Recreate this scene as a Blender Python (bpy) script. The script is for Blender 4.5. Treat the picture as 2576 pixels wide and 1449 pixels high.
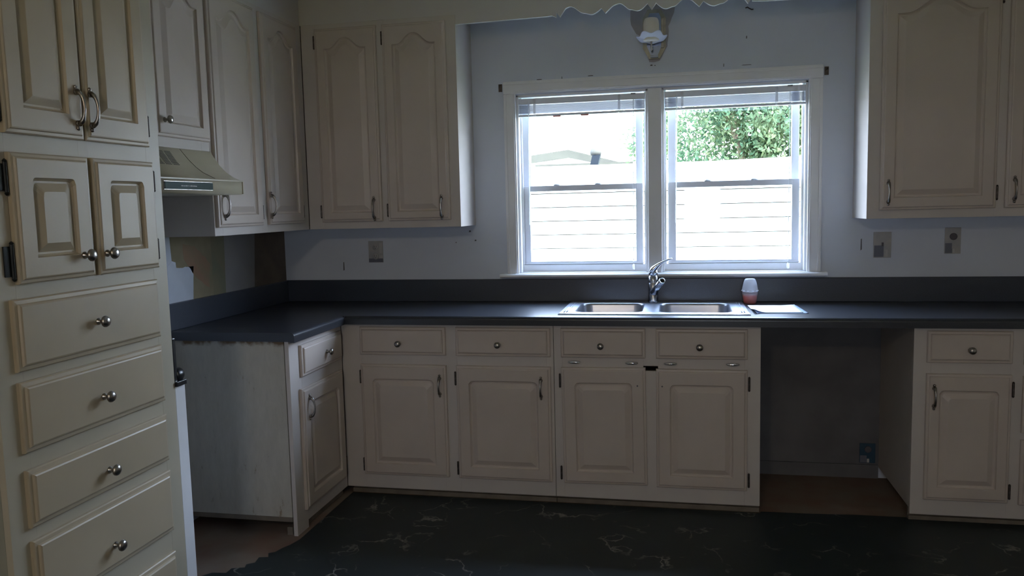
import bpy, bmesh, math, random
from mathutils import Vector, Matrix
random.seed(7)
PI = math.pi
sc = bpy.context.scene
for o in list(bpy.data.objects): bpy.data.objects.remove(o)
COL = sc.collection

# ------------------------------------------------------------------ camera, light, exposure
cam_d = bpy.data.cameras.new('camera'); cam = bpy.data.objects.new('camera', cam_d); COL.objects.link(cam)
YAW, PITCH, ROLL, F = 0.2049, -0.1009, -0.0239, 2030.1
fw = Vector((-math.sin(YAW)*math.cos(PITCH), math.cos(YAW)*math.cos(PITCH), math.sin(PITCH)))
rt0 = Vector((math.cos(YAW), math.sin(YAW), 0)); up0 = rt0.cross(fw)
rt = rt0*math.cos(ROLL) + up0*math.sin(ROLL); up = up0*math.cos(ROLL) - rt0*math.sin(ROLL)
CP = Vector((2.2159, -4.2779, 1.4203))
cam.matrix_world = Matrix(((rt.x, up.x, -fw.x, CP.x), (rt.y, up.y, -fw.y, CP.y), (rt.z, up.z, -fw.z, CP.z), (0, 0, 0, 1)))
cam_d.sensor_fit = 'HORIZONTAL'; cam_d.sensor_width = 36; cam_d.lens = F*36/2576
cam_d.clip_start = 0.05; cam_d.clip_end = 200
sc.camera = cam

w = bpy.data.worlds.new('world'); sc.world = w; w.use_nodes = True
wn = w.node_tree.nodes; wl = w.node_tree.links
bg = wn['Background']; bg.inputs[1].default_value = 10.0
tc = wn.new('ShaderNodeTexCoord'); sx = wn.new('ShaderNodeSeparateXYZ'); rp = wn.new('ShaderNodeValToRGB')
wl.new(tc.outputs['Generated'], sx.inputs[0]); wl.new(sx.outputs['Z'], rp.inputs[0]); wl.new(rp.outputs[0], bg.inputs[0])
rp.color_ramp.elements[0].position = 0.0; rp.color_ramp.elements[0].color = (0.80, 0.88, 1.0, 1)
rp.color_ramp.elements[1].position = 0.8; rp.color_ramp.elements[1].color = (0.56, 0.73, 1.0, 1)

sun_d = bpy.data.lights.new('sun', 'SUN'); sun = bpy.data.objects.new('sun', sun_d); COL.objects.link(sun)
sun_d.energy = 12.0; sun_d.angle = 0.01; sun_d.color = (1.0, 0.95, 0.86)
sun.rotation_euler = Vector((-0.55, 0.45, -0.9)).to_track_quat('-Z', 'Y').to_euler()
sun.location = (6, -4, 9)

def portal(name, loc, dirv, sx_, sy_):
    d = bpy.data.lights.new(name, 'AREA'); d.shape = 'RECTANGLE'; d.size = sx_; d.size_y = sy_
    d.cycles.is_portal = True
    o = bpy.data.objects.new(name, d); COL.objects.link(o); o.location = loc
    o.rotation_euler = Vector(dirv).to_track_quat('-Z', 'Y').to_euler()
portal('portal_kitchen', (2.11, 0.16, 1.53), (0, -1, 0), 1.5, 0.98)
portal('portal_rear_fill', (2.55, -7.62, 1.4), (0, 1, 0), .5, .6)

vs = sc.view_settings
sc.display_settings.display_device = 'sRGB'
vs.view_transform = 'Standard'; vs.look = 'None'; vs.gamma = 1.0; vs.exposure = 1.48; vs.use_curve_mapping = False
try:
    sc.cycles.max_bounces = 14; sc.cycles.diffuse_bounces = 8; sc.cycles.glossy_bounces = 4
    sc.cycles.transparent_max_bounces = 12; sc.cycles.sample_clamp_indirect = 6.0
    sc.cycles.caustics_reflective = False; sc.cycles.caustics_refractive = False
except Exception: pass

# ------------------------------------------------------------------ materials
def mat(name, col, rough=0.5, metal=0.0, var=0.0, vscale=6.0, bump=0.0, bscale=60.0, col2=None, spec=0.5, coat=0.0, trans=0.0):
    m = bpy.data.materials.new(name); m.use_nodes = True
    n = m.node_tree.nodes; l = m.node_tree.links; b = n['Principled BSDF']
    b.inputs['Roughness'].default_value = rough; b.inputs['Metallic'].default_value = metal
    b.inputs['Specular IOR Level'].default_value = spec
    b.inputs['Coat Weight'].default_value = coat
    b.inputs['Transmission Weight'].default_value = trans
    c = (*col, 1); c2 = (*(col2 if col2 else [x*(1-var) for x in col]), 1)
    t = n.new('ShaderNodeTexCoord')
    if var or col2:
        nz = n.new('ShaderNodeTexNoise'); nz.inputs['Scale'].default_value = vscale; nz.inputs['Detail'].default_value = 6
        l.new(t.outputs['Object'], nz.inputs['Vector'])
        r = n.new('ShaderNodeValToRGB'); r.color_ramp.elements[0].position = .35; r.color_ramp.elements[1].position = .65
        r.color_ramp.elements[0].color = c2; r.color_ramp.elements[1].color = c
        l.new(nz.outputs['Fac'], r.inputs[0]); l.new(r.outputs[0], b.inputs['Base Color'])
    else: b.inputs['Base Color'].default_value = c
    if bump:
        nb = n.new('ShaderNodeTexNoise'); nb.inputs['Scale'].default_value = bscale; nb.inputs['Detail'].default_value = 4
        l.new(t.outputs['Object'], nb.inputs['Vector'])
        bp = n.new('ShaderNodeBump'); bp.inputs['Strength'].default_value = bump; bp.inputs['Distance'].default_value = 0.002
        l.new(nb.outputs['Fac'], bp.inputs['Height']); l.new(bp.outputs[0], b.inputs['Normal'])
    return m

M = {}
M['cream'] = mat('cream_paint', (0.555, 0.475, 0.42), .42, var=.07, vscale=4, bump=.15, bscale=35)
M['frame'] = mat('cabinet_frame_paint', (0.57, 0.515, 0.48), .45, var=.05, vscale=3, bump=.15, bscale=35)
M['soffit'] = mat('soffit_paint', (0.59, 0.555, 0.54), .6, var=.05, vscale=2, bump=.2, bscale=25)
M['wall'] = mat('pale_blue_wall_paint', (0.67, 0.71, 0.80), .7, var=.08, vscale=2.2, bump=.35, bscale=30)
M['room'] = mat('warm_room_paint', (0.58, 0.53, 0.43), .8, var=.05, vscale=1.5)
M['ceil'] = mat('ceiling_paint', (0.78, 0.77, 0.74), .9, var=.03)
M['trimw'] = mat('white_trim_paint', (0.80, 0.80, 0.82), .4, var=.05, vscale=5, bump=.1, bscale=40)
M['vinylw'] = mat('white_window_vinyl', (0.80, 0.82, 0.88), .35)
M['blind'] = mat('blind_vinyl', (0.76, 0.79, 0.86), .4)
M['counter'] = mat('charcoal_laminate', (0.032, 0.036, 0.047), .30, var=.25, vscale=220, bump=.05, bscale=200, spec=.6)
M['splash'] = mat('charcoal_splash_glare', (0.040, 0.048, 0.070), .36, var=.2, vscale=220, spec=.6)  # worktop laminate lightened and blued to stand for window glare
M['nickel'] = mat('antique_nickel', (0.42, 0.39, 0.36), .28, metal=1.0, var=.35, vscale=60)
M['chrome'] = mat('chrome', (0.72, 0.74, 0.78), .12, metal=1.0)
M['brushed'] = mat('brushed_nickel', (0.40, 0.41, 0.45), .26, metal=1.0)
M['hinge'] = mat('aged_dark_hinge', (0.13, 0.11, 0.10), .5, metal=.8, var=.4, vscale=90)
M['blackhinge'] = mat('black_iron_hinge', (0.012, 0.014, 0.013), .5, metal=.3)
M['black'] = mat('black_plastic', (0.012, 0.014, 0.017), .3)
M['pcream'] = mat('pantry_cream_dim_warm', (0.45, 0.375, 0.265), .42, var=.07, vscale=4, bump=.15, bscale=35)  # yellower paint, also darkened to stand for dim warm light on the pantry
M['pframe'] = mat('pantry_frame_dim_warm', (0.46, 0.41, 0.31), .45, var=.06, vscale=3, bump=.15, bscale=35)  # frame tone yellowed and dimmed for the same light
M['hood'] = mat('almond_enamel', (0.50, 0.45, 0.335), .35, var=.05, vscale=8)
M['hoodslot'] = mat('hood_slot_dark', (0.045, 0.038, 0.025), .7)
M['hooddark'] = mat('dark_green_control_panel', (0.012, 0.040, 0.036), .55, spec=.2)
M['mirror'] = mat('mirror_strip', (0.45, 0.50, 0.62), .12, metal=1.0)
M['brass'] = mat('aged_brass', (0.46, 0.43, 0.35), .5, metal=.6, var=.2, vscale=40)
M['candle'] = mat('candle_sleeve_card', (0.78, 0.72, 0.60), .6)
M['gold'] = mat('patch_tan', (0.30, 0.25, 0.16), .8, col2=(0.23, 0.20, 0.12), vscale=9)
M['red'] = mat('patch_rust', (0.32, 0.19, 0.12), .8, col2=(0.27, 0.20, 0.12), vscale=12)
M['green'] = mat('patch_olive', (0.19, 0.19, 0.125), .8, col2=(0.23, 0.20, 0.125), vscale=9)
M['pwhite'] = mat('patch_white_plaster', (0.60, 0.64, 0.72), .8, var=.06, vscale=14)
M['pgrey'] = mat('patch_grey', (0.30, 0.285, 0.28), .8, var=.08, vscale=9)
M['pbrown'] = mat('patch_brown', (0.17, 0.13, 0.095), .8, col2=(0.13, 0.10, 0.075), vscale=10)
M['lamppatch'] = mat('unpainted_patch', (0.47, 0.45, 0.48), .8, var=.15, vscale=10)
M['scuff'] = mat('scuff_dark', (0.13, 0.12, 0.13), .8)
M['paper'] = mat('white_paper', (0.86, 0.89, 0.90), .7)
M['bluepaper'] = mat('pale_blue_paper', (0.45, 0.58, 0.85), .7)
M['plate'] = mat('half_painted_plate', (0.36, 0.36, 0.37), .5, col2=(0.46, 0.44, 0.41), vscale=18)
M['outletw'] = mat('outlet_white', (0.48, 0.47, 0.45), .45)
M['outletd'] = mat('outlet_dark_grey', (0.15, 0.155, 0.19), .6)  # dark grey of the uncovered outlet parts
M['blueplate'] = mat('blue_outlet_box', (0.02, 0.06, 0.10), .45)
M['toe'] = mat('toe_kick_grimy', (0.20, 0.165, 0.125), .7, var=.3, vscale=12)
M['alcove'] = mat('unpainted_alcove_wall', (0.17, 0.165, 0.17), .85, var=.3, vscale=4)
M['siding'] = mat('white_siding', (0.52, 0.50, 0.45), .6)
M['roof'] = mat('pale_tan_roof', (0.045, 0.042, 0.030), .9, var=.25, vscale=3)
M['greybox'] = mat('slate_grey_metal', (0.008, 0.011, 0.014), .6, spec=.1)
M['gap'] = mat('siding_shadow_gap', (0.03, 0.03, 0.03), .9, spec=.1)
M['bark'] = mat('bark', (0.22, 0.16, 0.12), .9, var=.3, vscale=12)
M['grass'] = mat('grass', (0.20, 0.27, 0.10), .9, var=.4, vscale=3)
M['darkwall'] = mat('grey_green_side_panel', (0.30, 0.29, 0.23), .6, var=.05)

def leafmat(name, c1, c2):
    m = bpy.data.materials.new(name); m.use_nodes = True; n = m.node_tree.nodes; l = m.node_tree.links
    n.remove(n['Principled BSDF']); out = n['Material Output']
    t = n.new('ShaderNodeTexCoord'); nz = n.new('ShaderNodeTexNoise'); nz.inputs['Scale'].default_value = 2.6
    l.new(t.outputs['Object'], nz.inputs['Vector'])
    r = n.new('ShaderNodeValToRGB'); r.color_ramp.elements[0].color = (*c1, 1); r.color_ramp.elements[1].color = (*c2, 1)
    r.color_ramp.elements[0].position = .38; r.color_ramp.elements[1].position = .62
    l.new(nz.outputs['Fac'], r.inputs[0])
    d = n.new('ShaderNodeBsdfDiffuse'); tr = n.new('ShaderNodeBsdfTranslucent'); mx = n.new('ShaderNodeMixShader'); mx.inputs[0].default_value = .4
    l.new(r.outputs[0], d.inputs[0]); l.new(r.outputs[0], tr.inputs[0]); l.new(d.outputs[0], mx.inputs[1]); l.new(tr.outputs[0], mx.inputs[2])
    l.new(mx.outputs[0], out.inputs[0]); return m
M['leaf'] = leafmat('sunlit_leaves', (0.045, 0.088, 0.05), (0.12, 0.15, 0.075))
M['leafpale'] = leafmat('haze_pale_leaves', (0.15, 0.22, 0.12), (0.20, 0.26, 0.16))  # leaf green lightened to stand for bright haze over the sapling

def glassmat(name, tint=(0.93, 0.96, 1.0), ior=1.45):
    m = bpy.data.materials.new(name); m.use_nodes = True; n = m.node_tree.nodes; l = m.node_tree.links
    n.remove(n['Principled BSDF']); out = n['Material Output']
    a = n.new('ShaderNodeBsdfTransparent'); a.inputs[0].default_value = (*tint, 1)
    g = n.new('ShaderNodeBsdfGlossy'); g.inputs['Roughness'].default_value = .02
    lw = n.new('ShaderNodeLayerWeight'); pw = n.new('ShaderNodeMath'); pw.operation = 'POWER'; pw.inputs[1].default_value = 4
    f = n.new('ShaderNodeMath'); f.operation = 'MULTIPLY_ADD'; f.inputs[1].default_value = .55; f.inputs[2].default_value = .03
    l.new(lw.outputs['Facing'], pw.inputs[0]); l.new(pw.outputs[0], f.inputs[0])
    mx = n.new('ShaderNodeMixShader'); l.new(f.outputs[0], mx.inputs[0]); l.new(a.outputs[0], mx.inputs[1]); l.new(g.outputs[0], mx.inputs[2])
    l.new(mx.outputs[0], out.inputs[0]); return m
M['glass'] = glassmat('window_glass')
def cloudy(name, col, alpha):
    m = bpy.data.materials.new(name); m.use_nodes = True; n = m.node_tree.nodes; l = m.node_tree.links
    b = n['Principled BSDF']; b.inputs['Base Color'].default_value = (*col, 1); b.inputs['Roughness'].default_value = .3
    a = n.new('ShaderNodeBsdfTransparent'); tl = n.new('ShaderNodeBsdfTranslucent'); tl.inputs[0].default_value = (*col, 1)
    m1 = n.new('ShaderNodeMixShader'); m1.inputs[0].default_value = .5; m2 = n.new('ShaderNodeMixShader'); m2.inputs[0].default_value = alpha
    l.new(b.outputs[0], m1.inputs[1]); l.new(tl.outputs[0], m1.inputs[2]); l.new(a.outputs[0], m2.inputs[1]); l.new(m1.outputs[0], m2.inputs[2])
    l.new(m2.outputs[0], n['Material Output'].inputs[0]); return m
M['bottle'] = cloudy('cloudy_plastic', (0.80, 0.80, 0.84), .42)
M['dish'] = cloudy('frosted_glass_dish', (0.88, 0.89, 0.95), .96)
M['liquid'] = cloudy('orange_gel', (0.90, 0.13, 0.03), .96)

def stainless():
    m = mat('stainless_steel', (0.52, 0.55, 0.63), .30, metal=1.0); return m
M['steel'] = stainless()

def stained_panel():
    m = bpy.data.materials.new('stained_cabinet_side'); m.use_nodes = True; n = m.node_tree.nodes; l = m.node_tree.links; b = n['Principled BSDF']
    b.inputs['Roughness'].default_value = .6
    t = n.new('ShaderNodeTexCoord')
    n1 = n.new('ShaderNodeTexNoise'); n1.inputs['Scale'].default_value = 7; n1.inputs['Detail'].default_value = 8; n1.inputs['Roughness'].default_value = .75
    mp = n.new('ShaderNodeMapping'); mp.inputs['Scale'].default_value = (3, 1, 1); l.new(t.outputs['Object'], mp.inputs[0]); l.new(mp.outputs[0], n1.inputs[0])
    r = n.new('ShaderNodeValToRGB'); e = r.color_ramp.elements
    e[0].position = .31; e[0].color = (0.26, 0.19, 0.12, 1); e[1].position = .39; e[1].color = (0.43, 0.40, 0.345, 1)
    x = e.new(.7); x.color = (0.50, 0.475, 0.41, 1)
    l.new(n1.outputs[0], r.inputs[0])
    # rust runs along the top and the front edge
    sp = n.new('ShaderNodeSeparateXYZ'); l.new(t.outputs['Object'], sp.inputs[0])
    mr = n.new('ShaderNodeMapRange'); mr.inputs[1].default_value = .33; mr.inputs[2].default_value = .395; l.new(sp.outputs['Z'], mr.inputs[0])
    mr2 = n.new('ShaderNodeMapRange'); mr2.inputs[1].default_value = .20; mr2.inputs[2].default_value = .285; mr2.inputs[4].default_value = .55; l.new(sp.outputs['X'], mr2.inputs[0])
    mxx = n.new('ShaderNodeMath'); mxx.operation = 'MAXIMUM'; l.new(mr.outputs[0], mxx.inputs[0]); l.new(mr2.outputs[0], mxx.inputs[1])
    n2 = n.new('ShaderNodeTexNoise'); n2.inputs['Scale'].default_value = 22; n2.inputs['Detail'].default_value = 6; l.new(t.outputs['Object'], n2.inputs[0])
    mu = n.new('ShaderNodeMath'); mu.operation = 'MULTIPLY'; l.new(mxx.outputs[0], mu.inputs[0]); l.new(n2.outputs[0], mu.inputs[1])
    rr = n.new('ShaderNodeValToRGB'); rr.color_ramp.elements[0].position = .30; rr.color_ramp.elements[1].position = .48
    l.new(mu.outputs[0], rr.inputs[0])
    mc = n.new('ShaderNodeMixRGB'); mc.inputs[2].default_value = (0.16, 0.10, 0.05, 1); l.new(rr.outputs[0], mc.inputs[0]); l.new(r.outputs[0], mc.inputs[1])
    l.new(mc.outputs[0], b.inputs['Base Color']); return m
M['stained'] = stained_panel()

def marble():
    m = bpy.data.materials.new('black_marble_vinyl'); m.use_nodes = True; n = m.node_tree.nodes; l = m.node_tree.links; b = n['Principled BSDF']
    b.inputs['Roughness'].default_value = .5; b.inputs['Specular IOR Level'].default_value = .35
    t = n.new('ShaderNodeTexCoord'); mp = n.new('ShaderNodeMapping'); l.new(t.outputs['Object'], mp.inputs[0])
    mp.inputs['Rotation'].default_value = (0, 0, .6)
    wn_ = n.new('ShaderNodeTexNoise'); wn_.inputs['Scale'].default_value = 5; wn_.inputs['Detail'].default_value = 5; l.new(mp.outputs[0], wn_.inputs[0])
    ad = n.new('ShaderNodeMixRGB'); ad.blend_type = 'ADD'; ad.inputs[0].default_value = .40; l.new(mp.outputs[0], ad.inputs[1]); l.new(wn_.outputs['Color'], ad.inputs[2])
    vo = n.new('ShaderNodeTexVoronoi'); vo.feature = 'DISTANCE_TO_EDGE'; vo.inputs['Scale'].default_value = 4.2; l.new(ad.outputs[0], vo.inputs['Vector'])
    r = n.new('ShaderNodeValToRGB'); r.color_ramp.elements[0].position = 0; r.color_ramp.elements[0].color = (1, 1, 1, 1); r.color_ramp.elements[1].position = .030; r.color_ramp.elements[1].color = (0, 0, 0, 1)
    l.new(vo.outputs['Distance'], r.inputs[0])
    mk = n.new('ShaderNodeTexNoise'); mk.inputs['Scale'].default_value = 4.5; mk.inputs['Detail'].default_value = 3; l.new(t.outputs['Object'], mk.inputs[0])
    rk = n.new('ShaderNodeValToRGB'); rk.color_ramp.elements[0].position = .50; rk.color_ramp.elements[1].position = .66; l.new(mk.outputs[0], rk.inputs[0])
    mu = n.new('ShaderNodeMath'); mu.operation = 'MULTIPLY'; l.new(r.outputs[0], mu.inputs[0]); l.new(rk.outputs[0], mu.inputs[1])
    bs = n.new('ShaderNodeTexNoise'); bs.inputs['Scale'].default_value = 6; bs.inputs['Detail'].default_value = 5; l.new(t.outputs['Object'], bs.inputs[0])
    rb = n.new('ShaderNodeValToRGB'); rb.color_ramp.elements[0].color = (0.013, 0.020, 0.021, 1); rb.color_ramp.elements[1].color = (0.024, 0.032, 0.034, 1); l.new(bs.outputs[0], rb.inputs[0])
    mc = n.new('ShaderNodeMixRGB'); mc.inputs[2].default_value = (0.30, 0.28, 0.26, 1); l.new(mu.outputs[0], mc.inputs[0]); l.new(rb.outputs[0], mc.inputs[1])
    l.new(mc.outputs[0], b.inputs['Base Color']); return m
M['marble'] = marble()
M['subfloor'] = mat('worn_subfloor', (0.21, 0.165, 0.125), .85, col2=(0.20, 0.115, 0.08), vscale=5, bump=.4, bscale=30)

# ------------------------------------------------------------------ mesh helpers
WORLD = {}
def box(bm, a, b, bev=0.0):
    lo = Vector([min(a[i], b[i]) for i in range(3)]); hi = Vector([max(a[i], b[i]) for i in range(3)])
    r = bmesh.ops.create_cube(bm, size=1.0); vs_ = r['verts']
    for v in vs_: v.co = Vector([lo[i] + (v.co[i]+.5)*(hi[i]-lo[i]) for i in range(3)])
    if bev > 0:
        es = list({e for v in vs_ for e in v.link_edges})
        bmesh.ops.bevel(bm, geom=es, offset=bev, segments=2, affect='EDGES', profile=.6)
def lathe(bm, c, axis, prof, n=20, sc2=(1, 1)):
    ax = Vector(axis).normalized(); a = ax.orthogonal().normalized(); b = ax.cross(a); c = Vector(c); rings = []
    for r, h in prof:
        if r < 1e-5: rings.append([bm.verts.new(c+ax*h)])
        else: rings.append([bm.verts.new(c+ax*h+(a*math.cos(2*PI*i/n)*sc2[0]+b*math.sin(2*PI*i/n)*sc2[1])*r) for i in range(n)])
    for p, q in zip(rings, rings[1:]):
        for i in range(n):
            j = (i+1) % n
            if len(p) == 1 and len(q) == 1: continue
            if len(p) == 1: bm.faces.new((p[0], q[i], q[j]))
            elif len(q) == 1: bm.faces.new((p[i], p[j], q[0]))
            else: bm.faces.new((p[i], p[j], q[j], q[i]))
    if len(rings[0]) > 1: bm.faces.new(rings[0][::-1])
    if len(rings[-1]) > 1: bm.faces.new(rings[-1])
def tube(bm, pts, rad, n=10, flat=1.0, side=None):
    pts = [Vector(p) for p in pts]; rings = []
    if not isinstance(rad, (list, tuple)): rad = [rad]*len(pts)
    for i, p in enumerate(pts):
        t = (pts[min(i+1, len(pts)-1)]-pts[max(i-1, 0)]).normalized()
        s = Vector(side) if side else (Vector((0, 0, 1)) if abs(t.z) < .9 else Vector((1, 0, 0)))
        a = (s - t*s.dot(t)).normalized(); b = t.cross(a)
        rings.append([bm.verts.new(p+(a*math.cos(2*PI*k/n)+b*math.sin(2*PI*k/n)*flat)*rad[i]) for k in range(n)])
    for p, q in zip(rings, rings[1:]):
        for i in range(n): j = (i+1) % n; bm.faces.new((p[i], p[j], q[j], q[i]))
    bm.faces.new(rings[0][::-1]); bm.faces.new(rings[-1])
def prism(bm, poly, vec):
    a = [bm.verts.new(Vector(p)) for p in poly]; b = [bm.verts.new(Vector(p)+Vector(vec)) for p in poly]
    bm.faces.new(a[::-1]); bm.faces.new(b)
    for i in range(len(a)): j = (i+1) % len(a); bm.faces.new((a[i], a[j], b[j], b[i]))
def NB(): return bmesh.new()
def obj(name, bm, m, parent=None, smooth=False, label=None, cat=None, group=None, kind=None, base=False):
    if smooth is not None and smooth:
        for f in bm.faces: f.smooth = True
        for e in bm.edges:
            if len(e.link_faces) == 2 and e.calc_face_angle(0) > .6: e.smooth = False
    bmesh.ops.recalc_face_normals(bm, faces=bm.faces)
    cs = [v.co for v in bm.verts]
    lo = Vector([min(c[i] for c in cs) for i in range(3)]); hi = Vector([max(c[i] for c in cs) for i in range(3)])
    org = (lo+hi)/2
    if base: org.z = lo.z
    for v in bm.verts: v.co -= org
    me = bpy.data.meshes.new(name); bm.to_mesh(me); bm.free()
    me.materials.append(M[m] if isinstance(m, str) else m)
    o = bpy.data.objects.new(name, me); COL.objects.link(o)
    pw = WORLD[parent.name] if parent else Vector((0, 0, 0))
    if parent: o.parent = parent
    o.location = org-pw; WORLD[o.name] = org
    tag(o, label, cat, group, kind); return o
def tag(o, label=None, cat=None, group=None, kind=None):
    if label: o['label'] = label
    if cat: o['category'] = cat
    if group: o['group'] = group
    if kind: o['kind'] = kind
def thing(name, loc, label=None, cat=None, group=None, kind=None):
    o = bpy.data.objects.new(name, None); COL.objects.link(o); o.location = loc; o.empty_display_size = .05
    WORLD[o.name] = Vector(loc); tag(o, label, cat, group, kind); return o
def bx(name, a, b, m, parent=None, bev=0.0, **k):
    bm = NB(); box(bm, a, b, bev); return obj(name, bm, m, parent, **k)

# ------------------------------------------------------------------ room shell
CEIL = 2.56
XR = 4.6; YR = -7.5
# back wall with the window opening
WX0, WX1, WZ0, WZ1 = 1.372, 2.846, 1.045, 2.005
bm = NB()
box(bm, (-.12, 0, -.02), (WX0, .14, CEIL)); box(bm, (WX1, 0, -.02), (XR+.12, .14, CEIL))
box(bm, (WX0, 0, -.02), (WX1, .14, WZ0)); box(bm, (WX0, 0, WZ1), (WX1, .14, CEIL))
wall_back = obj('wall_back', bm, 'wall', kind='structure')
wall_left = bx('wall_left', (-.12, YR, -.02), (0, 0, CEIL), 'wall', kind='structure')
bx('wall_right', (XR, YR, -.02), (XR+.12, 0, CEIL), 'room', kind='structure')
RX0, RX1, RZ0, RZ1 = 2.3, 2.8, 1.1, 1.7  # unseen rear opening, added and sized for the fill light
bm = NB()
box(bm, (-.12, YR-.12, -.02), (RX0, YR, CEIL)); box(bm, (RX1, YR-.12, -.02), (XR+.12, YR, CEIL))
box(bm, (RX0, YR-.12, -.02), (RX1, YR, RZ0)); box(bm, (RX0, YR-.12, RZ1), (RX1, YR, CEIL))
obj('wall_rear', bm, 'room', kind='structure')
bx('ceiling', (-.3, YR-2.2, CEIL), (XR+.3, .45, CEIL+.12), 'ceil', kind='structure')  # slab carried past the rear wall to keep sun off the added opening
bx('floor', (-.12, YR-.12, -.06), (XR+.12, .14, 0), 'subfloor', kind='structure')
bx('ground', (-25, -30, -.7), (30, 40, -.6), 'grass', kind='structure')

def slab_patch(name, poly, axis, parent, m, t=.0006, flip=1):
    bm = NB()
    if axis == 'x': prism(bm, [(0.0002, a, b) for a, b in poly], (t, 0, 0))
    else: prism(bm, [(a, -0.0002, b) for a, b in poly], (0, -t, 0))
    return obj(name, bm, m, parent)
def ragged(poly, amp=.006, step=.02):
    out = []
    for (a, b), (c, d) in zip(poly, poly[1:]+poly[:1]):
        n = max(1, int(math.hypot(c-a, d-b)/step))
        for i in range(n):
            t = i/n; out.append((a+(c-a)*t+random.uniform(-amp, amp), b+(d-b)*t+random.uniform(-amp, amp)))
    return out
# bared strips of the left wall between worktop and cupboards
slab_patch('wall_patch', [(-1.90, 1.02), (-1.10, 1.02), (-1.064, 1.213), (-1.08, 1.50), (-1.90, 1.50)], 'x', wall_left, 'pwhite', .0004)
slab_patch('wall_patch', [(-1.077, 1.5), (-.75, 1.5), (-.748, 1.02), (-.917, 1.02), (-.901, 1.179), (-.976, 1.178), (-1.0, 1.17), (-1.033, 1.18), (-1.035, 1.205), (-1.064, 1.213)], 'x', wall_left, 'gold', .0006)
slab_patch('wall_patch', ragged([(-.974, 1.288), (-.88, 1.27), (-.77, 1.184), (-.78, 1.065), (-.895, 1.13), (-.972, 1.213)], .004), 'x', wall_left, 'red', .0009)
slab_patch('wall_patch', [(-.75, 1.33), (-.63, 1.33), (-.64, 1.02), (-.748, 1.02)], 'x', wall_left, 'green', .0006)
slab_patch('wall_patch', [(-.63, 1.33), (-.33, 1.33), (-.36, 1.02), (-.64, 1.02)], 'x', wall_left, 'pgrey', .0006)
slab_patch('wall_patch', [(-.33, 1.33), (-.001, 1.33), (-.001, 1.02), (-.36, 1.02)], 'x', wall_left, 'pbrown', .0006)
slab_patch('wall_patch', ragged([(-1.102, 1.02), (-.917, 1.02), (-.901, 1.176), (-1.03, 1.18), (-1.064, 1.21), (-1.10, 1.19)], .003), 'x', wall_left, 'pwhite', .0009)
# marks on the back wall
slab_patch('wall_patch', ragged([(1.981, 2.431), (1.98, 2.329), (2.008, 2.282), (2.037, 2.26), (2.072, 2.138), (2.123, 2.138), (2.163, 2.209), (2.169, 2.309), (2.198, 2.372), (2.198, 2.43)], .003), 'y', wall_back, 'lamppatch', .0008)
for (x, z, w_, h_) in [(.357, 1.104, .007, .05), (3.104, 1.19, .006, .06), (2.104, 2.052, .008, .008), (2.082, 2.12, .012, .006), (2.10, 2.118, .007, .004), (1.62, 2.082, .004, .014), (1.77, 2.085, .03, .004), (2.44, 2.10, .004, .016), (2.55, 2.095, .05, .003), (1.50, 2.08, .03, .004), (2.55, 2.23, .005, .014), (1.10, 1.29, .012, .01), (1.13, 1.24, .01, .008), (1.02, 1.23, .006, .006)]:
    slab_patch('wall_scuff', [(x-w_/2, z-h_/2), (x+w_/2, z-h_/2*.8), (x+w_/2*.8, z+h_/2), (x-w_/2*.7, z+h_/2*.9)], 'y', wall_back, 'scuff', .0008)
# bare wall of the dishwasher bay and its floor board
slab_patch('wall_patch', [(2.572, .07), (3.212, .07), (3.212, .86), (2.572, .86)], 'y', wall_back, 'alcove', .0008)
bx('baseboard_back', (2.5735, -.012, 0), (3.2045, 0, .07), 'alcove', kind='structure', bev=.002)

# vinyl sheet with a torn left edge
vp = [(3.9, -5.9), (4.55, -5.9), (4.55, -.535), (3.205, -.535), (3.0, -.535), (2.8, -.55), (2.582, -.555), (2.575, -.572), (.60, -.572), (.60, -1.16), (.585, -1.22)]
edge = [(.565, -1.26), (.56, -1.30), (.535, -1.315), (.545, -1.345), (.515, -1.36), (.52, -1.40), (.50, -1.42), (.50, -1.455), (.46, -1.47), (.45, -1.51), (.40, -1.515), (.37, -1.55), (.30, -1.56), (.22, -1.60), (.12, -1.60), (.02, -1.66), (.02, -1.9), (.02, -5.9)]
vp += [(a+random.uniform(-.006, .006), b+random.uniform(-.006, .006)) if 0 < i < 15 else (a, b) for i, (a, b) in enumerate(edge)]
bm = NB(); prism(bm, [(x, y, 0.0002) for x, y in vp], (0, 0, .0025))
obj('vinyl_sheet', bm, 'marble', label='black marble-patterned vinyl sheet covering the kitchen floor, torn edge at left', cat='flooring')
# scrap of dark sheet in the void below the left cabinet
# soffits
bm = NB()
box(bm, (0, -.3, 2.372), (1.135, 0, CEIL)); box(bm, (0, -2.63, 2.372), (.300, -.3, CEIL))
obj('trim_1', bm, 'soffit', kind='structure')
bx('trim_2', (3.06, -.3, 2.372), (XR, 0, CEIL), 'soffit', kind='structure')

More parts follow.
